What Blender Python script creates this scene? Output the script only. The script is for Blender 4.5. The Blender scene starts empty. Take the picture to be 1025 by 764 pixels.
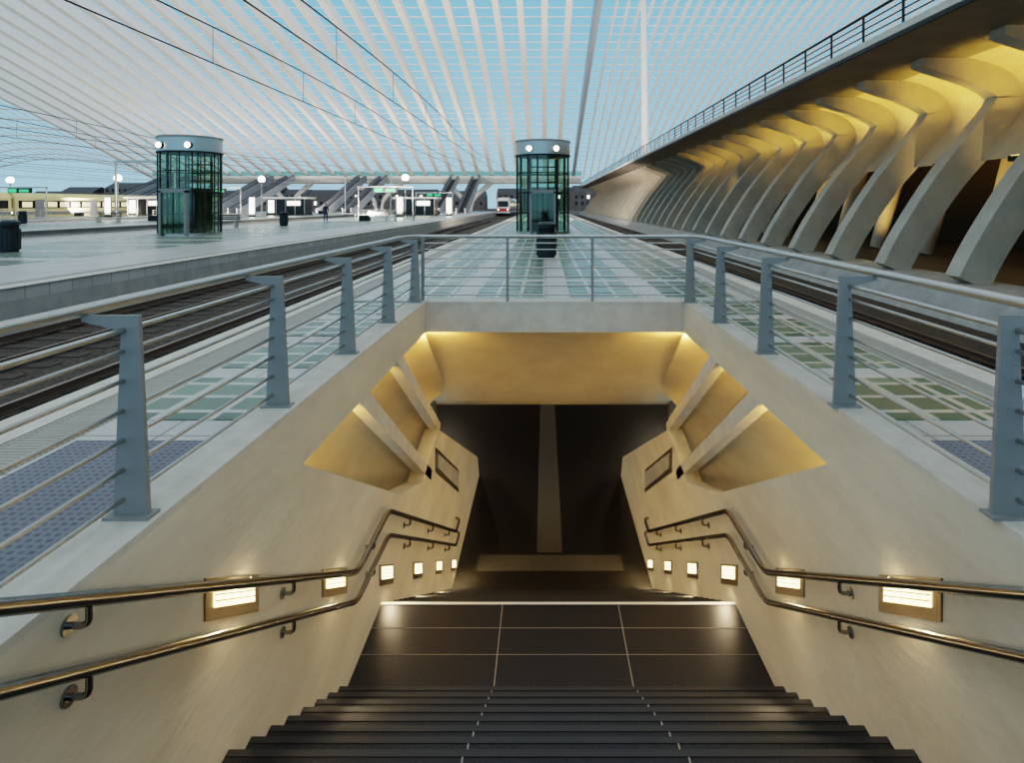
import bpy, bmesh, math, random
from mathutils import Vector
random.seed(4)
F=600.0; H=1.62
XL=-1.95; XR=2.28; YB=9.82
# ------------------------------------------------------------------ materials
def newmat(name):
    m=bpy.data.materials.new(name); m.use_nodes=True
    nt=m.node_tree; b=nt.nodes['Principled BSDF']; return m,nt,b
def mk(name,c,rough=.6,metal=0,c2=None,scale=3.0,bump=0.0,em=None,es=0,stretch=(1,1,1),bscale=None,spec=None):
    m,nt,b=newmat(name)
    b.inputs['Roughness'].default_value=rough; b.inputs['Metallic'].default_value=metal
    if spec is not None: b.inputs['Specular IOR Level'].default_value=spec
    b.inputs['Base Color'].default_value=(*c,1)
    if c2 is not None or bump:
        tc=nt.nodes.new('ShaderNodeTexCoord'); mp=nt.nodes.new('ShaderNodeMapping')
        mp.inputs['Scale'].default_value=stretch
        nt.links.new(tc.outputs['Object'],mp.inputs['Vector'])
    if c2 is not None:
        n=nt.nodes.new('ShaderNodeTexNoise'); n.inputs['Scale'].default_value=scale; n.inputs['Detail'].default_value=6
        n.inputs['Roughness'].default_value=.65
        r=nt.nodes.new('ShaderNodeValToRGB'); r.color_ramp.elements[0].position=.3; r.color_ramp.elements[1].position=.7
        r.color_ramp.elements[0].color=(*c,1); r.color_ramp.elements[1].color=(*c2,1)
        nt.links.new(mp.outputs[0],n.inputs['Vector']); nt.links.new(n.outputs['Fac'],r.inputs[0]); nt.links.new(r.outputs[0],b.inputs['Base Color'])
    if bump:
        n2=nt.nodes.new('ShaderNodeTexNoise'); n2.inputs['Scale'].default_value=bscale or scale*4; n2.inputs['Detail'].default_value=4
        bp=nt.nodes.new('ShaderNodeBump'); bp.inputs['Strength'].default_value=bump; bp.inputs['Distance'].default_value=.02
        nt.links.new(mp.outputs[0],n2.inputs['Vector']); nt.links.new(n2.outputs['Fac'],bp.inputs['Height']); nt.links.new(bp.outputs[0],b.inputs['Normal'])
    if em is not None:
        b.inputs['Emission Color'].default_value=(*em,1); b.inputs['Emission Strength'].default_value=es
    return m
def brick(name,c1,c2,mort,w,h,ms,rough,bias=0.0,offset=0.0,loc=(0,0,0),spec=.5):
    m,nt,b=newmat(name)
    tc=nt.nodes.new('ShaderNodeTexCoord'); mp=nt.nodes.new('ShaderNodeMapping'); mp.inputs['Location'].default_value=loc
    t=nt.nodes.new('ShaderNodeTexBrick'); t.offset=offset; t.squash=1.0
    t.inputs['Color1'].default_value=(*c1,1); t.inputs['Color2'].default_value=(*c2,1); t.inputs['Mortar'].default_value=(*mort,1)
    t.inputs['Scale'].default_value=1; t.inputs['Brick Width'].default_value=w; t.inputs['Row Height'].default_value=h
    t.inputs['Mortar Size'].default_value=ms; t.inputs['Bias'].default_value=bias
    n=nt.nodes.new('ShaderNodeTexNoise'); n.inputs['Scale'].default_value=1.3; n.inputs['Detail'].default_value=5
    mx=nt.nodes.new('ShaderNodeMix'); mx.data_type='RGBA'; mx.blend_type='MULTIPLY'; mx.inputs[0].default_value=.3
    nt.links.new(tc.outputs['Object'],mp.inputs['Vector']); nt.links.new(mp.outputs[0],t.inputs['Vector']); nt.links.new(mp.outputs[0],n.inputs['Vector'])
    nt.links.new(t.outputs['Color'],mx.inputs[6]); nt.links.new(n.outputs['Fac'],mx.inputs[7]); nt.links.new(mx.outputs[2],b.inputs['Base Color'])
    b.inputs['Roughness'].default_value=rough; b.inputs['Specular IOR Level'].default_value=spec
    return m
M={}
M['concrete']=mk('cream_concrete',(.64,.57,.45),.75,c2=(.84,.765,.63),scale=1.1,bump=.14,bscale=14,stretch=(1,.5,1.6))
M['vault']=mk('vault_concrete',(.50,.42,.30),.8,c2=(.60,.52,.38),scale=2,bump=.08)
M['slabc']=mk('edge_concrete',(.62,.57,.49),.7,c2=(.78,.73,.64),scale=4,bump=.08)
M['ribc']=mk('rib_concrete',(.50,.445,.365),.8,c2=(.64,.58,.48),scale=1.2,bump=.1)
M['soffit_shaded']=mk('shaded_soffit_concrete',(.22,.20,.165),.85,c2=(.30,.27,.22),scale=1.2)  # shade under the upper deck is put into this darker concrete colour
M['greyc']=mk('grey_concrete',(.38,.37,.34),.85,c2=(.54,.52,.48),scale=2.5,bump=.2)
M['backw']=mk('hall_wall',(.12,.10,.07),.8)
M['granite']=mk('dark_granite',(.008,.008,.010),.42,c2=(.036,.038,.044),scale=60,bump=.05,spec=.35)
M['joint']=mk('joint_line',(.34,.33,.30),.6)
M['nose']=mk('nosing',(.030,.031,.034),.45)
M['whitestrip']=mk('landing_strip',(.8,.78,.7),.5)
M['corr']=mk('corridor_floor',(.020,.018,.015),.35,c2=(.036,.033,.027),scale=8)
M['tact']=mk('tactile_strip',(.07,.065,.056),.6,c2=(.10,.094,.082),scale=20)
M['steel']=mk('brushed_steel',(.54,.53,.50),.34,1.0)
M['handrail']=mk('handrail_steel',(.36,.35,.33),.25,1.0)
M['plate']=mk('lamp_plate',(.30,.25,.18),.35,.9)
M['post']=mk('post_paint',(.31,.31,.295),.5,0)
M['white']=mk('white_steel',(.84,.82,.79),.5)
M['greyst']=mk('arch_grey_steel',(.35,.38,.42),.5)
M['ballast']=mk('ballast',(.035,.028,.022),.95,c2=(.15,.12,.095),scale=14,bump=1.0,bscale=20)
M['rail']=mk('rail_steel',(.28,.22,.18),.35,.8)
M['sleeper']=mk('sleeper',(.10,.082,.068),.9)
M['dark']=mk('dark_metal',(.03,.032,.033),.5,.3)
M['black']=mk('wire',(.01,.01,.01),.6)
M['warm']=mk('warm_lamp',(.9,.7,.4),.5,em=(1,.66,.26),es=8)
M['uplight']=mk('uplight_lens',(.9,.7,.4),.5,em=(1,.70,.15),es=6)
M['whitelamp']=mk('white_lamp',(.9,.9,.8),.5,em=(1,.93,.75),es=10)
M['panel']=mk('lit_panel',(.9,.9,.8),.5,em=(1,.95,.78),es=3.5)
M['twin']=mk('train_window',(.2,.2,.15),.3,em=(1,.85,.5),es=1.0)
M['green']=mk('sign_green',(.02,.25,.10),.5,em=(.1,.7,.3),es=.8)
M['paving']=brick('stone_paving',(.62,.60,.56),(.74,.72,.67),(.25,.25,.24),.9,.6,.008,.36,spec=.45)
M['glassblk']=brick('glass_block_floor',(.10,.175,.125),(.26,.36,.26),(.68,.68,.61),.42,.36,.035,.25,spec=.4)
M['blue']=brick('studded_paving',(.15,.165,.20),(.20,.215,.255),(.285,.295,.33),.05,.05,.012,.7)
M['ribbed']=brick('ribbed_tactile',(.5,.47,.40),(.56,.53,.45),(.3,.29,.26),.3,.045,.008,.6)
M['train']=mk('train_cream',(.80,.72,.38),.4)
M['train2']=mk('train_grey',(.25,.26,.28),.4)
M['win']=mk('dark_glass',(.015,.02,.025),.1)
M['red']=mk('train_red',(.5,.03,.03),.4)
M['bin']=mk('bin_body',(.03,.045,.045),.4,.2)
M['brick']=mk('distant_facade',(.18,.13,.11),.9,c2=(.3,.24,.2),scale=.3)
M['jeans']=mk('clothes_navy',(.02,.03,.09),.8); M['coat']=mk('clothes_dark',(.025,.03,.06),.8)
M['skin']=mk('skin',(.55,.33,.24),.6); M['hair']=mk('hair',(.03,.02,.015),.7)
m,nt,b=newmat('lift_glass')
tr=nt.nodes.new('ShaderNodeBsdfTransparent'); tr.inputs[0].default_value=(.62,.76,.68,1)
gl=nt.nodes.new('ShaderNodeBsdfGlossy'); gl.inputs['Roughness'].default_value=.05; gl.inputs[0].default_value=(.7,.8,.72,1)
mx=nt.nodes.new('ShaderNodeMixShader'); mx.inputs[0].default_value=.12
nt.links.new(tr.outputs[0],mx.inputs[1]); nt.links.new(gl.outputs[0],mx.inputs[2]); nt.links.new(mx.outputs[0],nt.nodes['Material Output'].inputs[0])
M['glass']=m
# ------------------------------------------------------------------ mesh builder
class MB:
    def __init__(s): s.v=[];s.f=[];s.mi=[];s.sm=[];s.mats=[]
    def _m(s,k):
        if k not in s.mats: s.mats.append(k)
        return s.mats.index(k)
    def add(s,vs,fs,k,smooth=False):
        o=len(s.v); s.v+= [tuple(p) for p in vs]; i=s._m(k)
        for f in fs: s.f.append([o+a for a in f]); s.mi.append(i); s.sm.append(smooth)
    def box(s,x0,x1,y0,y1,z0,z1,k):
        vs=[(x,y,z) for x in(x0,x1) for y in(y0,y1) for z in(z0,z1)]
        s.add(vs,[(0,1,3,2),(4,6,7,5),(0,4,5,1),(2,3,7,6),(0,2,6,4),(1,5,7,3)],k)
    def prism(s,pts,ax,a,b,k):
        def P(p,t): return {'x':(t,p[0],p[1]),'y':(p[0],t,p[1]),'z':(p[0],p[1],t)}[ax]
        n=len(pts); vs=[P(p,a) for p in pts]+[P(p,b) for p in pts]
        s.add(vs,[list(range(n))[::-1],list(range(n,2*n))]+[(i,(i+1)%n,n+(i+1)%n,n+i) for i in range(n)],k)
    def tube(s,path,r,k,n=10,cap=True,r2=None):
        path=[Vector(p) for p in path]; vs=[];m=len(path)
        pn=None
        for i,p in enumerate(path):
            t=(path[min(i+1,m-1)]-path[max(i-1,0)]).normalized()
            if pn is None:
                ref=Vector((0,0,1)) if abs(t.z)<.9 else Vector((1,0,0))
                u=t.cross(ref).normalized()
            else: u=(pn-t*pn.dot(t)).normalized()
            pn=u; w=t.cross(u)
            rr=r if r2 is None else r+(r2-r)*i/(m-1)
            for j in range(n):
                a=2*math.pi*j/n; vs.append(p+u*(math.cos(a)*rr)+w*(math.sin(a)*rr))
        fs=[(i*n+j,i*n+(j+1)%n,(i+1)*n+(j+1)%n,(i+1)*n+j) for i in range(m-1) for j in range(n)]
        s.add(vs,fs,k,True)
        if cap: s.add(vs[:n]+vs[-n:],[list(range(n))[::-1],list(range(n,2*n))],k)
    def cyl(s,c,r,z0,z1,k,n=24,cap=True): s.tube([(c[0],c[1],z0),(c[0],c[1],z1)],r,k,n,cap)
    def grid(s,fn,nu,nv,k,smooth=True):
        vs=[fn(i/nu,j/nv) for i in range(nu+1) for j in range(nv+1)]
        fs=[(i*(nv+1)+j,(i+1)*(nv+1)+j,(i+1)*(nv+1)+j+1,i*(nv+1)+j+1) for i in range(nu) for j in range(nv)]
        s.add(vs,fs,k,smooth)
    def sphere(s,c,r,k,n=16,sc=(1,1,1)):
        vs=[];m=n//2
        for i in range(m+1):
            th=math.pi*i/m
            for j in range(n):
                a=2*math.pi*j/n; vs.append((c[0]+r*sc[0]*math.sin(th)*math.cos(a),c[1]+r*sc[1]*math.sin(th)*math.sin(a),c[2]+r*sc[2]*math.cos(th)))
        s.add(vs,[(i*n+j,i*n+(j+1)%n,(i+1)*n+(j+1)%n,(i+1)*n+j) for i in range(m) for j in range(n)],k,True)
    def done(s,name,parent=None,recalc=True,merge=False):
        me=bpy.data.meshes.new(name); me.from_pydata(s.v,[],s.f)
        for k in s.mats: me.materials.append(M[k])
        for p,i,sm in zip(me.polygons,s.mi,s.sm): p.material_index=i; p.use_smooth=sm
        bm=bmesh.new(); bm.from_mesh(me)
        if merge: bmesh.ops.remove_doubles(bm,verts=bm.verts,dist=1e-4)
        if recalc: bmesh.ops.recalc_face_normals(bm,faces=bm.faces)
        bm.to_mesh(me); bm.free()
        o=bpy.data.objects.new(name,me); bpy.context.collection.objects.link(o)
        if parent: o.parent=parent
        return o
def rnd(path,rad=.12,n=5):
    P=[Vector(p) for p in path]; out=[P[0]]
    for i in range(1,len(P)-1):
        a=(P[i-1]-P[i]); b=(P[i+1]-P[i]); ra=min(rad,a.length*.45); rb=min(rad,b.length*.45)
        A=P[i]+a.normalized()*ra; B=P[i]+b.normalized()*rb
        for j in range(n+1):
            t=j/n; out.append(A*(1-t)**2+P[i]*2*t*(1-t)+B*t*t)
    out.append(P[-1]); return out
def area(name,loc,tgt,sx,sy,e,col):
    l=bpy.data.lights.new(name,'AREA'); l.shape='RECTANGLE'; l.size=sx; l.size_y=sy; l.energy=e; l.color=col
    o=bpy.data.objects.new(name,l); bpy.context.collection.objects.link(o); o.location=loc
    o.rotation_euler=(Vector(tgt)-Vector(loc)).to_track_quat('-Z','Y').to_euler(); return o
def spot(name,loc,tgt,e,col,ang=100,blend=.8,r=.06):
    l=bpy.data.lights.new(name,'SPOT'); l.energy=e; l.color=col; l.spot_size=math.radians(ang); l.spot_blend=blend; l.shadow_soft_size=r
    o=bpy.data.objects.new(name,l); bpy.context.collection.objects.link(o); o.location=loc
    o.rotation_euler=(Vector(tgt)-Vector(loc)).to_track_quat('-Z','Y').to_euler(); return o

# ------------------------------------------------------------------ camera
cam=bpy.data.cameras.new('camera'); co=bpy.data.objects.new('camera',cam); bpy.context.collection.objects.link(co)
co.location=(0,0,H); co.rotation_euler=(math.radians(90),0,0)
cam.sensor_width=36; cam.sensor_fit='HORIZONTAL'; cam.lens=F/1025*36
cam.shift_y=-(382-205)/1025; cam.shift_x=-(545-512.5)/1025; cam.clip_end=2000
bpy.context.scene.camera=co
# ------------------------------------------------------------------ world
w=bpy.data.worlds.new('dusk_sky'); bpy.context.scene.world=w; w.use_nodes=True; nt=w.node_tree
bg=nt.nodes['Background']; tc=nt.nodes.new('ShaderNodeTexCoord'); sp=nt.nodes.new('ShaderNodeSeparateXYZ'); cr=nt.nodes.new('ShaderNodeValToRGB')
cr.color_ramp.elements[0].position=0; cr.color_ramp.elements[0].color=(.34,.55,.70,1)
cr.color_ramp.elements[1].position=.75; cr.color_ramp.elements[1].color=(.70,.74,.77,1)
e=cr.color_ramp.elements.new(.34); e.color=(.18,.45,.68,1)
nt.links.new(tc.outputs['Generated'],sp.inputs[0]); nt.links.new(sp.outputs['Z'],cr.inputs[0]); nt.links.new(cr.outputs[0],bg.inputs[0])
bg.inputs[1].default_value=1.15

# ------------------------------------------------------------------ platform floor (this island)
FAR=145
def platform(name,xa,xb,hole=False):
    b=MB()
    if hole:
        b.box(xa,XL-.3,-6,YB,-.25,0,'paving'); b.box(XR+.3,xb,-6,YB,-.25,0,'paving')
        b.box(xa,xb,YB+.3,FAR,-.25,0,'paving'); b.box(XL-.3,XR+.3,-6,.83,-.25,0,'paving')
    else: b.box(xa,xb,-6,FAR,-.25,0,'paving')
    for xe,s in((xa,1),(xb,-1)):
        b.box(min(xe,xe+s*.2),max(xe,xe+s*.2),-6,FAR,-1.0,-.25,'greyc')
        b.box(min(xe-s*.04,xe+s*.35),max(xe-s*.04,xe+s*.35),-6,FAR,.0,.012,'slabc')
        b.box(min(xe+s*.36,xe+s*.75),max(xe+s*.36,xe+s*.75),-6,FAR,.0,.006,'ribbed')
    return b
b=platform('platform',-4.0,4.33,True)
for x0,x1 in((-3.2,-2.28),(2.61,3.53)):
    b.box(x0,x1,-6,4.1,0,.008,'blue')
    y=4.5
    while y<9.6:
        b.box(x0,x1,y,y+1.08,0,.008,'glassblk'); y+=1.44
y=YB+.6
while y<120:
    for x0 in(-2.9,-1.22,.46,2.14):
        b.box(x0,x0+1.26,y,y+2.16,0,.008,'glassblk')
    y+=2.52
b.done('platform_floor')
PL=[(-25,-10.4),(-46,-31.5),(-67,-52.5),(-97,-74)]
for xa,xb in PL:
    b=platform('p',xa,xb)
    c=(xa+xb)/2; y=12
    while y<120:
        b.box(c-3.36,c+3.36,y,y+2.16,0,.008,'glassblk'); y+=3.2
    b.done('platform_floor')
TR=[(-10.4,-4.0),(-31.5,-25),(-52.5,-46),(-74,-67),(4.33,8.7)]
b=MB()
for xa,xb in TR: b.box(xa,xb,-6,FAR+160,-1.05,-.88,'ballast')
b.done('ground_trackbed')
for xa,xb in TR:
    b=MB(); cs=[xa+1.55,xb-1.55] if xb-xa>5 else [xa+1.75]
    for c in cs:
        for s in(-.72,.72):
            b.box(c+s-.035,c+s+.035,-6,FAR+100,-.80,-.70,'rail'); b.box(c+s-.07,c+s+.07,-6,FAR+100,-.80,-.785,'rail')
        y=-5.7
        while y<90:
            b.box(c-1.25,c+1.25,y,y+.25,-.89,-.865,'sleeper'); y+=.62
    b.done('railway_track')
    if len(cs)==2 and xb<0:
        b=MB()
        for c in cs:
            b.tube([(c,-6,5.4),(c,134,5.4)],.018,'black',5)
            pts=[]
            for i in range(0,57):
                y=-6+i*2.5; pts.append((c,y,5.9+.6*abs(math.cos(math.pi*(y-25)/50))**1.5))
            b.tube(pts,.02,'black',5)
            y=-2
            while y<100: b.tube([(c,y,5.4),(c,y,5.9+.6*abs(math.cos(math.pi*(y-25)/50))**1.5)],.008,'black',4); y+=6
        b.done('overhead_wire')
# ------------------------------------------------------------------ stairwell
b=MB(); R=3.15/18; T=.287; Y0=.83
prof=[(Y0,0)]; y=Y0; z=0; steps=[]
for i in range(18):
    z-=R; prof.append((y,z)); y2=y+T if i<17 else 7.18
    steps.append((y,y2,z)); prof.append((y2,z)); y=y2
for i in range(19):
    z-=R; prof.append((y,z)); y2=y+T if i<18 else y+.3
    steps.append((y,y2,z)); prof.append((y2,z)); y=y2
ZC=z; YS=y-.3
prof+= [(y,ZC-.4),(Y0,ZC-.4)]
b.prism(prof,'x',XL,XR,'granite')
for (ya,yb,zz) in steps[:-1]:
    for xj in(-.5,.88):
        b.box(xj-.005,xj+.005,ya,yb,zz,zz+.003,'joint')
        b.box(xj-.005,xj+.005,ya-.003,ya,zz,zz+R,'joint')
    b.box(XL,XR,yb-.045,yb+.004,zz-.02,zz+.004,'nose')
b.box(XL,XR,7.145,7.187,-3.16,-3.144,'whitestrip')
for yy in(6.35,6.75): b.box(XL,XR,yy,yy+.005,-3.15,-3.147,'joint')
b.done('staircase')

def side(name,X,s):  # s=-1 left, +1 right
    b=MB(); th=.25; a,c=sorted((X,X+s*th))
    b.prism([(Y0-.3,0),(YB,0),(YB,-.47),(4.83,-.47),(8.07,-2.28),(9.6,-2.82),(11.0,-2.5),(17.5,-5.75),(17.9,ZC),(17.9,ZC-.3),(Y0-.3,ZC-.3)],'x',a,c,'concrete')
    a,c=sorted((X,X+s*.30))
    b.box(a,c,Y0-6.5,YB+.3,.0,.04,'slabc')
    a,c=sorted((X+s*.25,X+s*2.4))
    b.box(a,c,4.2,YB+.3,-.40,-.3,'concrete')
    b.box(a,c,4.2,4.3,-2.5,-.4,'concrete')
    b.done(name)
    b=MB()
    edges=[((4.3,-.30),(9.0,-3.0)),((6.75,-.42),(10.45,-2.95)),((8.35,-.42),(11.3,-2.4)),((9.9,-.42),(12.3,-2.2))]
    for k in range(3):
        (A0,A1),(B0,B1)=edges[k],edges[k+1]
        def fn(u,v):
            A=Vector(A0).lerp(Vector(A1),u); B=Vector(B0).lerp(Vector(B1),u); p=A.lerp(B,v)
            full=1.5*(1-u)**.7
            q=(.45+full)*math.sin(math.pi*(.5+.5*v))**.7 if v<1 else 0.0
            dep=max(.06,q*(1-.35*(1-v)))
            return (X+s*dep,p.x,p.y)
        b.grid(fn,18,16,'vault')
    b.done('vault_shell',recalc=False)
    b=MB()
    for (P,Q) in (((6.55,-.5),(10.35,-3.05)),((8.15,-.5),(11.2,-2.55))):
        P=Vector(P);Q=Vector(Q); d=(Q-P).normalized(); n=Vector((-d.y,d.x))
        def top(o):
            q=P+n*o; t=(-.471-q.y)/d.y; return q+d*t
        pts=[top(.10),top(-.10),Q-n*.08,Q+n*.08]
        a,c=sorted((X+s*.0,X+s*.16))
        b.prism([tuple(q) for q in pts],'x',a,c,'slabc')
    b.done('concrete_strut')
    for (yy,zz,e) in ((6.15,-.52,26),(7.85,-.52,20),(9.35,-.52,14)):
        area('vault_light',(X+s*.36,yy,zz),(X+s*.95,yy+.9,zz-.12),.4,.08,e,(1,.63,.14))
    b=MB(); a,c=sorted((X-s*.02,X+s*.01))
    b.prism([(10.7,-2.72),(13.5,-4.35),(13.5,-4.85),(10.7,-3.15)],'x',a,c,'plate')
    a,c=sorted((X-s*.03,X+s*.0))
    b.prism([(10.85,-2.88),(13.4,-4.36),(13.4,-4.72),(10.85,-3.15)],'x',a,c,'greyc')
    b.done('wall_sign')
    zl=-.83; yl=3.75; G=-.585
    def par(y0,y1,za,zb): return [(y0,zl+G*(y0-yl)+za),(y1,zl+G*(y1-yl)+za),(y1,zl+G*(y1-yl)+zb),(y0,zl+G*(y0-yl)+zb)]
    for i in range(6):
        b=MB(); a,c=sorted((X-s*.012,X+s*.02))
        L=.32;hh=.125
        b.prism(par(yl-L,yl+L,-hh,hh),'x',a,c,'plate')
        a,c=sorted((X-s*.018,X+s*.0))
        b.prism(par(yl-L*.74,yl+L*.78,-hh*.4,hh*.8),'x',a,c,'warm')
        for q in(-.1,.2,.5):
            a,c=sorted((X-s*.026,X-s*.016)); b.prism(par(yl-L*.74,yl+L*.78,hh*q-.004,hh*q+.004),'x',a,c,'plate')
        b.done('recessed_wall_light')
        area('stair_lamp',(X-s*.04,yl,zl+.02),(X-s*1.5,yl,zl-.5),.3,.06,10,(1,.78,.48))
        yl+=1.82; zl-=1.055
    xr=X-s*.09; b=MB()
    for dz,r in((0,.03),(-.29,.027)):
        p=[(xr,-.6,1.0+dz),(xr,.75,1.0+dz),(xr,5.95,-2.03+dz),(xr,7.15,-2.03+dz),(xr,12.6,-5.25+dz),(xr,13.1,-5.25+dz),(X+s*.02,13.15,-5.25+dz)]
        b.tube(rnd(p,.16,6),r,'handrail',14)
    def zr(y):
        if y<.75:return 1.0
        if y<5.95:return 1.0-(y-.75)*3.03/5.2
        if y<7.15:return -2.03
        return -2.03-(y-7.15)*3.22/5.45
    for yy in(.9,2.45,4.45,6.55,8.3,10.0,11.7):
        for dz in(0,-.29):
            zz=zr(yy)+dz
            b.tube(rnd([(X,yy,zz-.11),(xr,yy,zz-.11),(xr,yy,zz-.02)],.07,6),.014,'handrail',8)
            b.tube([(X+s*.005,yy,zz-.11),(X-s*.012,yy,zz-.11)],.04,'handrail',14)
    b.done('handrail')
side('wall_left',XL,-1); side('wall_right',XR,1)
b=MB(); b.box(XL-.3,XR+.3,YB,YB+.3,-.47,.0,'slabc'); b.box(XL,XR,YB-.01,YB+.3,.0,.03,'slabc'); b.done('wall_back_beam')
b=MB(); pr=[(YB+.05,-.45),(10.15,-.52),(10.6,-.74),(11.1,-1.05),(11.6,-1.48),(12.0,-1.95),(12.3,-2.4),(12.5,-2.55),(14,-2.6)]
for i in range(len(pr)-1):
    (a0,z0),(a1,z1)=pr[i],pr[i+1]
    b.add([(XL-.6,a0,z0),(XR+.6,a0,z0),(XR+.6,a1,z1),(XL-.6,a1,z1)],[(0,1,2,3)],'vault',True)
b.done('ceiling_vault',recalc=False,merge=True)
for xx in(XL+.1,XR-.1,): area('vault_light',(xx,9.98,-.6),(xx*.7,11.4,-1.2),.5,.1,22,(1,.64,.18))
b=MB(); b.box(-14,14,YS+.3,42,ZC-.2,ZC,'corr')
b.box(-.18,.42,YS+1.6,40,ZC,ZC+.006,'tact'); b.box(-1.5,1.75,YS+.9,YS+1.5,ZC,ZC+.006,'tact'); b.done('floor_corridor')
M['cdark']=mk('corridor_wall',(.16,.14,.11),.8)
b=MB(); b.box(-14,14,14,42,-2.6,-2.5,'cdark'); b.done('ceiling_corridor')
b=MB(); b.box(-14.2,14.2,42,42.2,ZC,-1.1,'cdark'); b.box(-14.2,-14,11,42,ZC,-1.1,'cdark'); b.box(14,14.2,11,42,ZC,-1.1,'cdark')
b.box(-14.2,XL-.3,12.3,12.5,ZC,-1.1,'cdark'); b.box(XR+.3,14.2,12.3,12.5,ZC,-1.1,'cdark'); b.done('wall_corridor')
for xx in(-4.5,5):  # unseen lights added to brighten the corridor
    for yy in(17,25): area('corridor_fill',(xx,yy,-2.7),(xx*.6,yy,-6),2.5,.2,110,(1,.88,.7))
# ------------------------------------------------------------------ guard railing
b=MB()
PY=[-.3,1.38,3.04,4.70,6.36,8.02,9.68]
hz=[.13,.28,.43,.58,.73,.88]
for s,xp in((-1,XL-.13),(1,XR+.06)):
    for yy in PY:
        pts=[(xp-s*.08,.04),(xp+s*.10,.04),(xp+s*.06,.98),(xp+s*.26,1.03),(xp+s*.26,1.06),(xp-s*.03,1.06)]
        b.prism(pts,'y',yy-.012,yy+.012,'post')
        b.prism([(xp-s*.10,.04),(xp+s*.13,.04),(xp+s*.13,.055),(xp-s*.10,.055)],'y',yy-.05,yy+.05,'post')
    for h in hz: b.tube([(xp+s*.05,-.5,h),(xp+s*.05,9.72,h)],.012,'steel',8)
    b.tube([(xp+s*.05,-.5,.985),(xp+s*.05,9.72,.985)],.016,'steel',8)
xl,xr=XL-.08,XR+.11
for h in hz+[.985]: b.tube([(xl,9.9,h),(xr,9.9,h)],.012,'steel',8)
for xx in(xl+.02,xl+1.42,xl+2.82,xr-.02): b.box(xx-.02,xx+.02,9.86,9.94,.03,1.09,'post')
top=[(XL-.39,-.5,1.085),(XL-.39,9.75,1.085),(XL-.2,10.1,1.085),(XR+.13,10.1,1.085),(XR+.32,9.75,1.085),(XR+.32,-.5,1.085)]
b.tube(rnd(top,.15,6),.032,'steel',14)
for xx in(xl+.02,xl+1.42,xl+2.82,xr-.02): b.box(xx-.015,xx+.015,9.9,10.1,1.04,1.065,'post')
b.done('guard_railing')
# ------------------------------------------------------------------ lifts
def lift(cx,cy):
    b=MB(); Rr=1.5
    b.cyl((cx,cy),Rr+.06,0,.12,'steel',32)
    b.cyl((cx,cy),Rr,.12,4.4,'glass',32,False)
    for i in range(16):
        a=2*math.pi*(i+.5)/16; b.cyl((cx+Rr*math.cos(a),cy+Rr*math.sin(a)),.035,.1,4.4,'dark',8)
    for h in(1.15,2.3,3.4):
        b.tube([(cx+Rr*math.cos(a*math.pi/16),cy+Rr*math.sin(a*math.pi/16),h) for a in range(33)],.03,'dark',6)
    b.cyl((cx,cy),Rr+.06,4.4,5.2,'steel',40); b.cyl((cx,cy),Rr+.09,5.14,5.25,'post',40); b.cyl((cx,cy),Rr+.09,4.36,4.44,'dark',40)
    b.box(cx-.75,cx+.75,cy-.6,cy+.8,.15,.25,'dark'); b.box(cx-.75,cx+.75,cy-.6,cy+.8,2.35,2.5,'dark')
    for x in(-.75,.7):
        for y in(-.6,.75): b.box(cx+x,cx+x+.06,cy+y,cy+y+.06,.2,4.4,'dark')
    b.box(cx-.7,cx+.7,cy+.72,cy+.78,.2,2.4,'win'); b.box(cx-.73,cx-.7,cy-.5,cy+.7,.2,2.4,'glass'); b.box(cx+.7,cx+.73,cy-.5,cy+.7,.2,2.4,'glass')
    for i in range(3): b.box(cx-.7,cx+.7,cy+.7,cy+.76,2.9+.45*i,2.97+.45*i,'dark')
    yf=cy-Rr-.05
    b.box(cx-.72,cx-.6,yf-.05,yf+.25,0,2.35,'post'); b.box(cx+.6,cx+.72,yf-.05,yf+.25,0,2.35,'post'); b.box(cx-.72,cx+.72,yf-.05,yf+.25,2.25,2.45,'post')
    b.box(cx-.015,cx+.015,yf,yf+.1,.1,2.25,'dark'); b.box(cx-.6,cx+.6,yf+.02,yf+.06,.1,2.25,'glass')
    for x in(-.75,.75):
        yy=cy-math.sqrt((Rr+.06)**2-x*x)
        b.tube([(cx+x,yy+.04,4.72),(cx+x,yy-.16,4.72)],.17,'dark',16); b.tube([(cx+x,yy-.13,4.72),(cx+x,yy-.18,4.72)],.15,'whitelamp',16)
    b.done('glass_lift')
lift(-.1,34.5); lift(-19.2,32.5)
def bin_(x,y,h=1.1,r=.3):
    b=MB(); b.cyl((x,y),r*.85,0,.08,'dark'); b.cyl((x,y),r,.08,h*.72,'bin'); b.cyl((x,y),r*.86,h*.72,h*.84,'black')
    b.cyl((x,y),r,h*.84,h*.94,'bin'); b.tube([(x,y,h*.94),(x,y,h)],r,'bin',24,True,r*.6)
    for i in range(12):
        a=i*math.pi/6; b.box(x+r*math.cos(a)-.012,x+r*math.cos(a)+.012,y+r*math.sin(a)-.012,y+r*math.sin(a)+.012,.1,h*.7,'dark')
    b.done('litter_bin')
for p in((.06,18.3),(-18.3,20.5),(-20,46),(-44.4,51)): bin_(*p)
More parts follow.
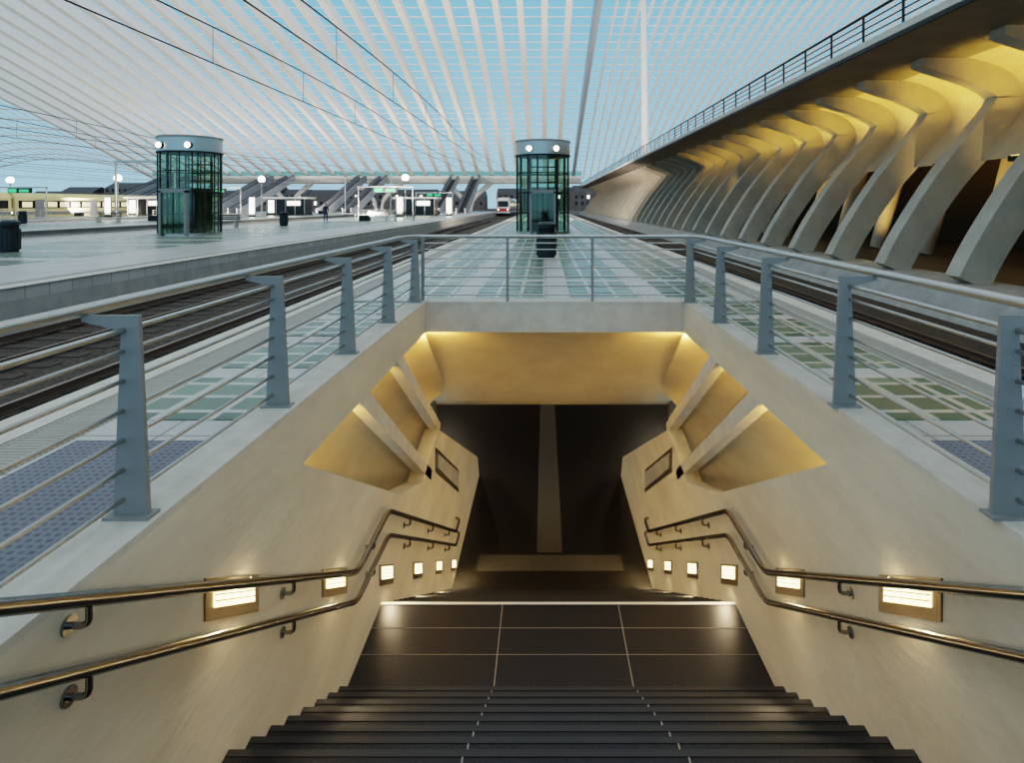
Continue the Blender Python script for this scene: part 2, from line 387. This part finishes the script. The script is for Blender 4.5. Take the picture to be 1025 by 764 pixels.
# ------------------------------------------------------------------ right colonnade
b=MB(); b.prism([(8.6,-.95),(9.15,-.15),(10.2,-.12),(10.2,-.95)],'y',-6,150,'greyc'); b.done('track_retaining_plinth')
CL=[((9.5,-.14),.36),((10.0,.8),.36),((11.0,2.3),.38),((12.1,3.6),.42),((12.6,4.2),.46),((12.7,4.65),.46),((12.35,5.0),.42),((11.6,5.26),.32),((10.9,5.38),.22),((10.2,5.50),.10)]
def ribpoly():
    Lf=[];Rt=[]
    pts=[Vector(c) for c,_ in CL]; ws=[w for _,w in CL]; P=[];W=[]
    for i in range(len(pts)-1):
        p0=pts[max(i-1,0)];p1=pts[i];p2=pts[i+1];p3=pts[min(i+2,len(pts)-1)]
        for j in range(4):
            t=j/4; P.append(.5*((2*p1)+(p2-p0)*t+(2*p0-5*p1+4*p2-p3)*t*t+(3*p1-p0-3*p2+p3)*t**3)); W.append(ws[i]+(ws[i+1]-ws[i])*t)
    P.append(pts[-1]);W.append(ws[-1])
    for i,p in enumerate(P):
        d=(P[min(i+1,len(P)-1)]-P[max(i-1,0)]).normalized(); n=Vector((-d.y,d.x))
        Lf.append(p+n*W[i]); Rt.append(p-n*W[i])
    return Lf,Rt,P
Lf,Rt,PC=ribpoly()
SPC=2.95
y=13.5-SPC*4
while y<142:
    b=MB()
    n=len(Lf)
    th=.24
    vs=[(p.x,y-th,p.y) for p in Lf]+[(p.x,y-th,p.y) for p in Rt]+[(p.x,y+th,p.y) for p in Lf]+[(p.x,y+th,p.y) for p in Rt]
    fs=[]
    for i in range(n-1):
        fs+= [(i,i+1,n+i+1,n+i),(2*n+i,3*n+i,3*n+i+1,2*n+i+1),(i,2*n+i,2*n+i+1,i+1),(n+i,n+i+1,3*n+i+1,3*n+i)]
    fs+=[(0,n,3*n,2*n),(n-1,3*n-1,4*n-1,2*n-1)]
    b.add(vs,fs,'ribc')
    b.tube([(13.2,y+SPC/2,-.1),(14.6,y+SPC/2,4.9)],.26,'ribc',12,True,.36)
    b.done('concrete_rib')
    if 8<y<44:
        ym=y+SPC/2
        b=MB(); b.box(11.80,12.05,ym-.3,ym+.3,2.72,2.86,'dark'); b.box(11.84,12.0,ym-.24,ym+.24,2.86,2.87,'uplight'); b.done('uplight_fitting')
        spot('colonnade_lamp',(11.95,ym,3.0),(12.3,ym,5.0),560 if y<32 else 280,(1,.66,.12),96,.9,.08)
    y+=SPC
b=MB()
S=[p for p in PC if p.y>2.9 ]
sh=[]
for i,p in enumerate(S):
    d=(S[min(i+1,len(S)-1)]-S[max(i-1,0)]).normalized(); n=Vector((d.y,-d.x)); sh.append(p+n*.30)
for i in range(len(sh)-1):
    b.add([(sh[i].x,-6,sh[i].y),(sh[i].x,146,sh[i].y),(sh[i+1].x,146,sh[i+1].y),(sh[i+1].x,-6,sh[i+1].y)],[(0,1,2,3)],'ribc',True)
b.done('colonnade_shell',recalc=False,merge=True)
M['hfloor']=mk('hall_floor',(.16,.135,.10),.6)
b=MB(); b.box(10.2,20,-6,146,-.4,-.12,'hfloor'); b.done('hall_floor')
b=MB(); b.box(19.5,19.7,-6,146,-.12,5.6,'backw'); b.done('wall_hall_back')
for yy in(6,10,14,18,22,28,36): spot('hall_lamp',(11.6,yy,.05),(14.2,yy+.8,3.4),420,(1,.66,.2),100,.8,.1)
b=MB()
b.prism([(8.5,5.78),(8.5,5.95),(8.75,5.98),(40,5.98),(40,5.8),(12,5.78)],'y',-6,146,'slabc')
b.prism([(8.52,5.66),(8.52,5.775),(40,5.775),(40,5.7),(10.5,5.6)],'y',-6,146,'soffit_shaded')
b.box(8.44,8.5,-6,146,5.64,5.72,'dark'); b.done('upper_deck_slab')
b=MB(); y=0
while y<146:
    b.box(8.6,8.64,y-.03,y+.03,5.97,6.7,'dark'); y+=1.8
for z in(6.15,6.33,6.51): b.tube([(8.62,-6,z),(8.62,146,z)],.018,'dark',6)
b.tube([(8.62,-6,6.7),(8.62,146,6.7)],.04,'dark',8); b.done('deck_balustrade')
# ------------------------------------------------------------------ roof
YE=140.; XE=-90
def zr_(y): return 8+28*max(0,(1-(y/YE)**2))**1.1
Ys=[YE-i*4.0 for i in range(0,12)]+[92-6.0*i for i in range(1,20)]
def ribs(x0,x1,dx,wt,wb,dep,mat,b):
    x=x0
    while x<=x1:
        vs=[]
        for y in Ys:
            z=zr_(y); d=dep*(.4+.6*min(1,(YE-y)/40))
            for sx,dz in((-wt,0),(wt,0),(wb,-d),(-wb,-d)): vs.append((x+sx,y,z+dz))
        fs=[(4*i+j,4*i+(j+1)%4,4*i+4+(j+1)%4,4*i+4+j) for i in range(len(Ys)-1) for j in range(4)]
        b.add(vs,fs,mat); x+=dx
b=MB(); ribs(XE,4.5,3.0,.12,.40,1.7,'white',b); ribs(9,72,1.5,.12,.12,.8,'white',b); ribs(6.6,6.7,3,.35,.3,2.4,'greyst',b)
b.done('roof_rib_array')
b=MB(); y=YE; 
while y>-22:
    z=zr_(y); b.box(XE,72,y-.045,y+.045,z-.08,z+.05,'white')
    z2=zr_(y-.5); sl=abs(z2-z)/.5; y-=2.2/math.sqrt(1+sl*sl)
b.done('roof_purlins')
b=MB(); b.tube([(10.1,60,5.98),(9.6,59,zr_(59)-.2)],.34,'white',14,True,.22); b.cyl((10.1,60),.55,5.98,6.2,'greyst'); b.done('roof_support_mast')
b=MB()
def Ps(y,s): return Vector((XE-1-60*s,y+15*s,zr_(y)*(1-s)+7*s+5*math.sin(math.pi*s)))
for i in range(0,26):
    y=138-4.4*i; b.tube([Ps(y,j/8) for j in range(9)],.16,'white',5)
for j in range(1,24):
    b.tube([Ps(138-6*i,j/24) for i in range(17)],.09,'white',4)
b.tube([Ps(140-5*i,0) for i in range(28)],.6,'white',6)
b.done('side_canopy_lattice')
b=MB(); b.prism([(136,7.6),(137,6.6),(143,6.6),(146,7.6),(146,8.2),(136,8.2)],'x',-89,8.4,'white')
b.box(-89,8.4,136,136.1,8.2,9.3,'glass'); b.tube([(-89,136,9.3),(8.4,136,9.3)],.06,'steel',6)
for c in(-17.8,-38.7,-59.7,-82,.1):
    for s in(-1,1):
        b.tube(rnd([(c+s*.6,140,0),(c+s*1.0,140,3),(c+s*5.5,140,6.9)],2,6),.35,'white',8,True,.6)
b.done('footbridge')
for c in(-17.8,-38.7,-59.7,-82):
    for dx in(-2.4,2.4):
        b=MB()
        P_=[(112,0),(114,0),(135.6,7.0),(135.6,8.0),(134,8.0),(111,1.0),(110,1.0),(110,0)]
        b.prism(P_,'x',c+dx-.9,c+dx-.7,'greyst'); b.prism(P_,'x',c+dx+.7,c+dx+.9,'greyst')
        b.prism([(112,0),(135.6,6.9),(135.6,7.3),(113,.3),(110,.1),(110,0)],'x',c+dx-.7,c+dx+.7,'dark')
        for e in(-.8,.8): b.tube([(c+dx+e,110,1.05),(c+dx+e,111,1.05),(c+dx+e,134,8.05),(c+dx+e,135.6,8.05)],.07,'black',6)
        b.done('escalator')
def lamp(x,y,h=5.4):
    b=MB(); b.tube([(x,y,0),(x,y,h-.5)],.09,'steel',10,True,.06); b.tube([(x,y,h-.62),(x,y,h-.4)],.12,'steel',12,True,.3); b.sphere((x,y,h),.5,'whitelamp'); b.done('globe_street_lamp')
for p in((-19.5,84),(-42,89),(-60.5,85),(-82,92)): lamp(*p)
def kiosk(x,y):
    b=MB(); b.box(x-3,x+3,y-1.5,y+1.5,0,.15,'dark'); b.box(x-2.9,x+2.9,y-1.4,y+1.4,.15,2.5,'win'); b.box(x-3.4,x+3.4,y-1.8,y+1.8,2.5,2.8,'white')
    for i in range(5): b.box(x-2.95+1.45*i-.04,x-2.95+1.45*i+.04,y-1.46,y-1.38,.1,2.5,'steel')
    b.box(x-2.7,x-1.8,y-1.5,y-1.42,.4,2.3,'panel'); b.box(x+.2,x+2.2,y-1.5,y-1.42,1.5,2.2,'panel'); b.done('platform_shelter')
for p in((-19.5,92),(-39.5,93),(-60,92)): kiosk(*p)
def totem(x,y):
    b=MB(); b.box(x-.45,x+.45,y-.12,y+.12,0,.2,'dark'); b.box(x-.42,x+.42,y-.1,y+.1,.2,2.7,'steel'); b.box(x-.36,x+.36,y-.13,y-.1,.4,2.55,'panel'); b.done('lit_information_totem')
for p in((-18.8,78),(-39,80),(-57.5,79),(-14,88)): totem(*p)
def sign(x,y):
    b=MB(); b.tube([(x-3,y,0),(x-3,y,3.6)],.07,'steel',8); b.tube([(x+3,y,0),(x+3,y,3.6)],.07,'steel',8); b.box(x-3.1,x+3.1,y-.08,y+.08,3.5,3.65,'steel'); b.box(x-1.3,x+1.3,y-.12,y+.12,2.95,3.5,'dark'); b.box(x-1.2,x-.3,y-.14,y-.12,3.02,3.42,'green'); b.box(x,x+1.1,y-.14,y-.12,3.05,3.35,'green'); b.done('platform_sign_gantry')
for p in((-18,98),(-38.5,70),(-59.5,68),(-17.5,66)): sign(*p)
def bench(x,y):
    b=MB()
    for q in(-.9,.9): b.box(x+q-.04,x+q+.04,y-.25,y+.25,0,.42,'steel'); b.box(x+q-.04,x+q+.04,y+.2,y+.26,.42,.9,'steel')
    for i in range(4): b.box(x-1.1,x+1.1,y-.25+.12*i,y-.16+.12*i,.42,.46,'dark')
    for i in range(3): b.box(x-1.1,x+1.1,y+.2,y+.24,.55+.13*i,.63+.13*i,'dark')
    b.done('platform_bench')
for p in((-14,60),(-17,61),(-36,60),(-22.5,42),(-40,55)): bench(*p)
def barrier(x,y0,y1):
    b=MB(); y=y0
    while y<=y1: b.tube([(x,y,0),(x,y,1.05)],.03,'steel',6); y+=1.5
    for h in(.3,.55,.8,1.05): b.tube([(x,y0,h),(x,y1,h)],.02,'steel',5)
    b.tube([(x,y0,1.05),(x+5,y0,1.05)],.03,'steel',5); b.tube([(x,y0,.55),(x+5,y0,.55)],.02,'steel',5); b.tube([(x+5,y0,0),(x+5,y0,1.05)],.03,'steel',5)
    b.done('stairwell_barrier')
for p in((-20.2,64,76),(-40.5,62,74),(-61,62,74)): barrier(*p)
for (xa,xb,y) in((-47,-51.5,74),(-68,-73,72),(-26,-30.5,96)):
    b=MB()
    for x in(xa+1.4,xb-1.4): b.tube([(x,y,0),(x,y,7)],.14,'steel',8)
    b.box(xb-1.5,xa+1.5,y-.12,y+.12,6.8,7.1,'steel')
    for x in(xa-1,xb+1): b.tube([(x,y,6.8),(x+.3,y,6.55)],.05,'steel',6)
    b.done('catenary_portal')
def train(name,x,y0,y1,body,band,nc=2):
    b=MB(); L=(y1-y0)/nc
    for i in range(nc):
        a=y0+i*L; e=a+L-.5
        sec=[(x-1.4,-.2),(x+1.4,-.2),(x+1.45,1.2),(x+1.4,2.6),(x+.9,3.15),(x-.9,3.15),(x-1.4,2.6),(x-1.45,1.2)]
        b.prism(sec,'y',a,e,body)
        for s in(-1,1):
            q,r=sorted((x+s*1.40,x+s*1.47)); b.box(q,r,a+.5,e-.5,1.15,2.15,'win'); b.box(q,r,a+.2,e-.2,.3,.7,band)
            yy=a+1
            while yy<e-2.5:
                q2,r2=sorted((x+s*1.41,x+s*1.485)); b.box(q2,r2,yy,yy+1.5,1.3,2.0,'twin'); yy+=2
            for kk in range(3): yy=a+3+kk*(L-7)/2; q2,r2=sorted((x+s*1.41,x+s*1.49)); b.box(q2,r2,yy,yy+1.4,.0,2.3,'train2')
        b.box(x-1.1,x+1.1,a-.03,a+.05,1.2,2.4,'win'); b.box(x-1.4,x+1.4,a-.02,a+.05,.2,.8,band)
        for s in(-1,1): b.box(x+s*1.0-.12,x+s*1.0+.12,a-.05,a,.5,.7,'whitelamp')
        for yy in(a+3,a+5,e-5,e-3):
            for s in(-.72,.72): b.tube([(x+s-.06,yy,-.28),(x+s+.06,yy,-.28)],.42,'dark',14)
        b.box(x-1.1,x+1.1,a+2,e-2,-.6,-.2,'dark')
    b.done(name)
train('passenger_train',-68.55,50,128,'train','train2',3)
train('passenger_train',-8.85,128,170,'white','red')
b=MB(); b.box(-320,200,FAR+.2,420,-1.2,-1.06,'ballast'); b.box(-320,-97.5,-30,FAR+.2,-1.2,-1.0,'greyc'); b.done('ground')
b=MB()
x=-260
while x<160:
    wd=random.uniform(14,26); h=random.uniform(5,10); b.box(x,x+wd,300,315,-1,h,'brick'); b.prism([(300,h),(315,h),(307,h+3)],'x',x,x+wd,'dark')
    for i in range(int(wd/3)):
        for j in range(int(h/3.2)): b.box(x+1+i*3,x+2.2+i*3,299.9,300,1.5+j*3.2,3.2+j*3.2,'panel' if random.random()<.22 else 'win')
    x+=wd+random.choice((0,0,6))
b.done('distant_building_row')
# ------------------------------------------------------------------ person
def skin(name,verts,edges,rad,mat,parent,lv=1):
    me=bpy.data.meshes.new(name); me.from_pydata(verts,edges,[]); o=bpy.data.objects.new(name,me); bpy.context.collection.objects.link(o)
    md=o.modifiers.new('skin','SKIN'); md.use_smooth_shade=True
    for i,r in enumerate(rad): me.skin_vertices[0].data[i].radius=(r,r) if not isinstance(r,tuple) else r
    me.skin_vertices[0].data[0].use_root=True
    s=o.modifiers.new('sub','SUBSURF'); s.levels=lv; s.render_levels=lv
    me.materials.append(M[mat]); o.parent=parent; return o
pe=bpy.data.objects.new('standing_person',None); bpy.context.collection.objects.link(pe); pe.location=(-20.8,57,0); pe.rotation_euler=(0,0,.5)
skin('clothed_body',[(0,0,.93),(0,0,1.1),(0,0,1.28),(0,0,1.42),(0,0,1.5),(.19,0,1.40),(.24,.02,1.12),(.25,-.05,.88),(-.19,0,1.40),(-.24,.02,1.12),(-.22,-.1,.9)],
 [(0,1),(1,2),(2,3),(3,4),(3,5),(5,6),(6,7),(3,8),(8,9),(9,10)],[(.16,.12),(.14,.11),(.17,.12),(.13,.1),.05,.06,.05,.035,.06,.05,.035],'coat',pe)
skin('trousers_and_shoes',[(0,0,.95),(.1,0,.86),(.11,-.01,.48),(.12,.02,.07),(.13,-.14,.035),(-.1,0,.86),(-.11,-.04,.48),(-.13,0,.07),(-.15,-.16,.035)],
 [(0,1),(1,2),(2,3),(3,4),(0,5),(5,6),(6,7),(7,8)],[(.15,.12),.1,.065,.045,.035,.1,.065,.045,.035],'jeans',pe)
b=MB(); b.sphere((0,0,1.64),.1,'skin',16,(.85,1,1.2)); b.tube([(0,0,1.48),(0,0,1.58)],.055,'skin',10); b.sphere((0,-.105,1.63),.018,'skin',8,(1,1,1.4))
for s in(-1,1): b.sphere((s*.087,0,1.635),.022,'skin',8,(.5,1,1.4)); b.sphere((s*.033,-.088,1.655),.011,'black',8)
b.box(-.025,.025,-.1,-.09,1.585,1.592,'red'); b.sphere((0,.018,1.67),.105,'hair',16,(.88,1,1.08)); b.done('head',pe)
b=MB()
for s,(hx,hy,hz_) in((1,(.25,-.06,.82)),(-1,(-.22,-.12,.84))):
    b.sphere((hx,hy,hz_),.045,'skin',10,(.45,.9,1.1))
    for i,l in enumerate((.07,.08,.075,.06)): yy=hy-.03+.02*i; b.tube([(hx,yy,hz_-.03),(hx-s*.005,yy,hz_-.03-l*.5),(hx-s*.02,yy,hz_-.03-l)],.009,'skin',6)
    b.tube([(hx,hy-.03,hz_+.01),(hx-s*.01,hy-.06,hz_-.02),(hx-s*.01,hy-.065,hz_-.045)],.01,'skin',6)
b.done('hands',pe)
# ------------------------------------------------------------------ added fill lights that brighten and warm the roof ribs
for (x,y,e) in((-18,60,4400),(-39,60,2600),(-66,85,1500),(-18,100,4600),(-39,105,3600),(-60,105,2600),(0,60,5600),(12,40,4000)):
    z=.6 if x<10 else 6.4
    b=MB(); b.box(x-.5,x+.5,y-.3,y+.3,0 if x<10 else 5.98,z-.05,'dark'); b.done('fill_light_box')  # box added only to carry the added roof light
    area('roof_fill_light',(x,y,z),(x-4,y+22,z+22),.9,.5,e,(1,.86,.74))
vs=bpy.context.scene.view_settings
vs.view_transform='Filmic'
for lk in('Filmic - High Contrast','High Contrast','Filmic - Medium High Contrast','Medium High Contrast'):
    try:
        vs.look=lk; break
    except Exception: pass
vs.exposure=0.02
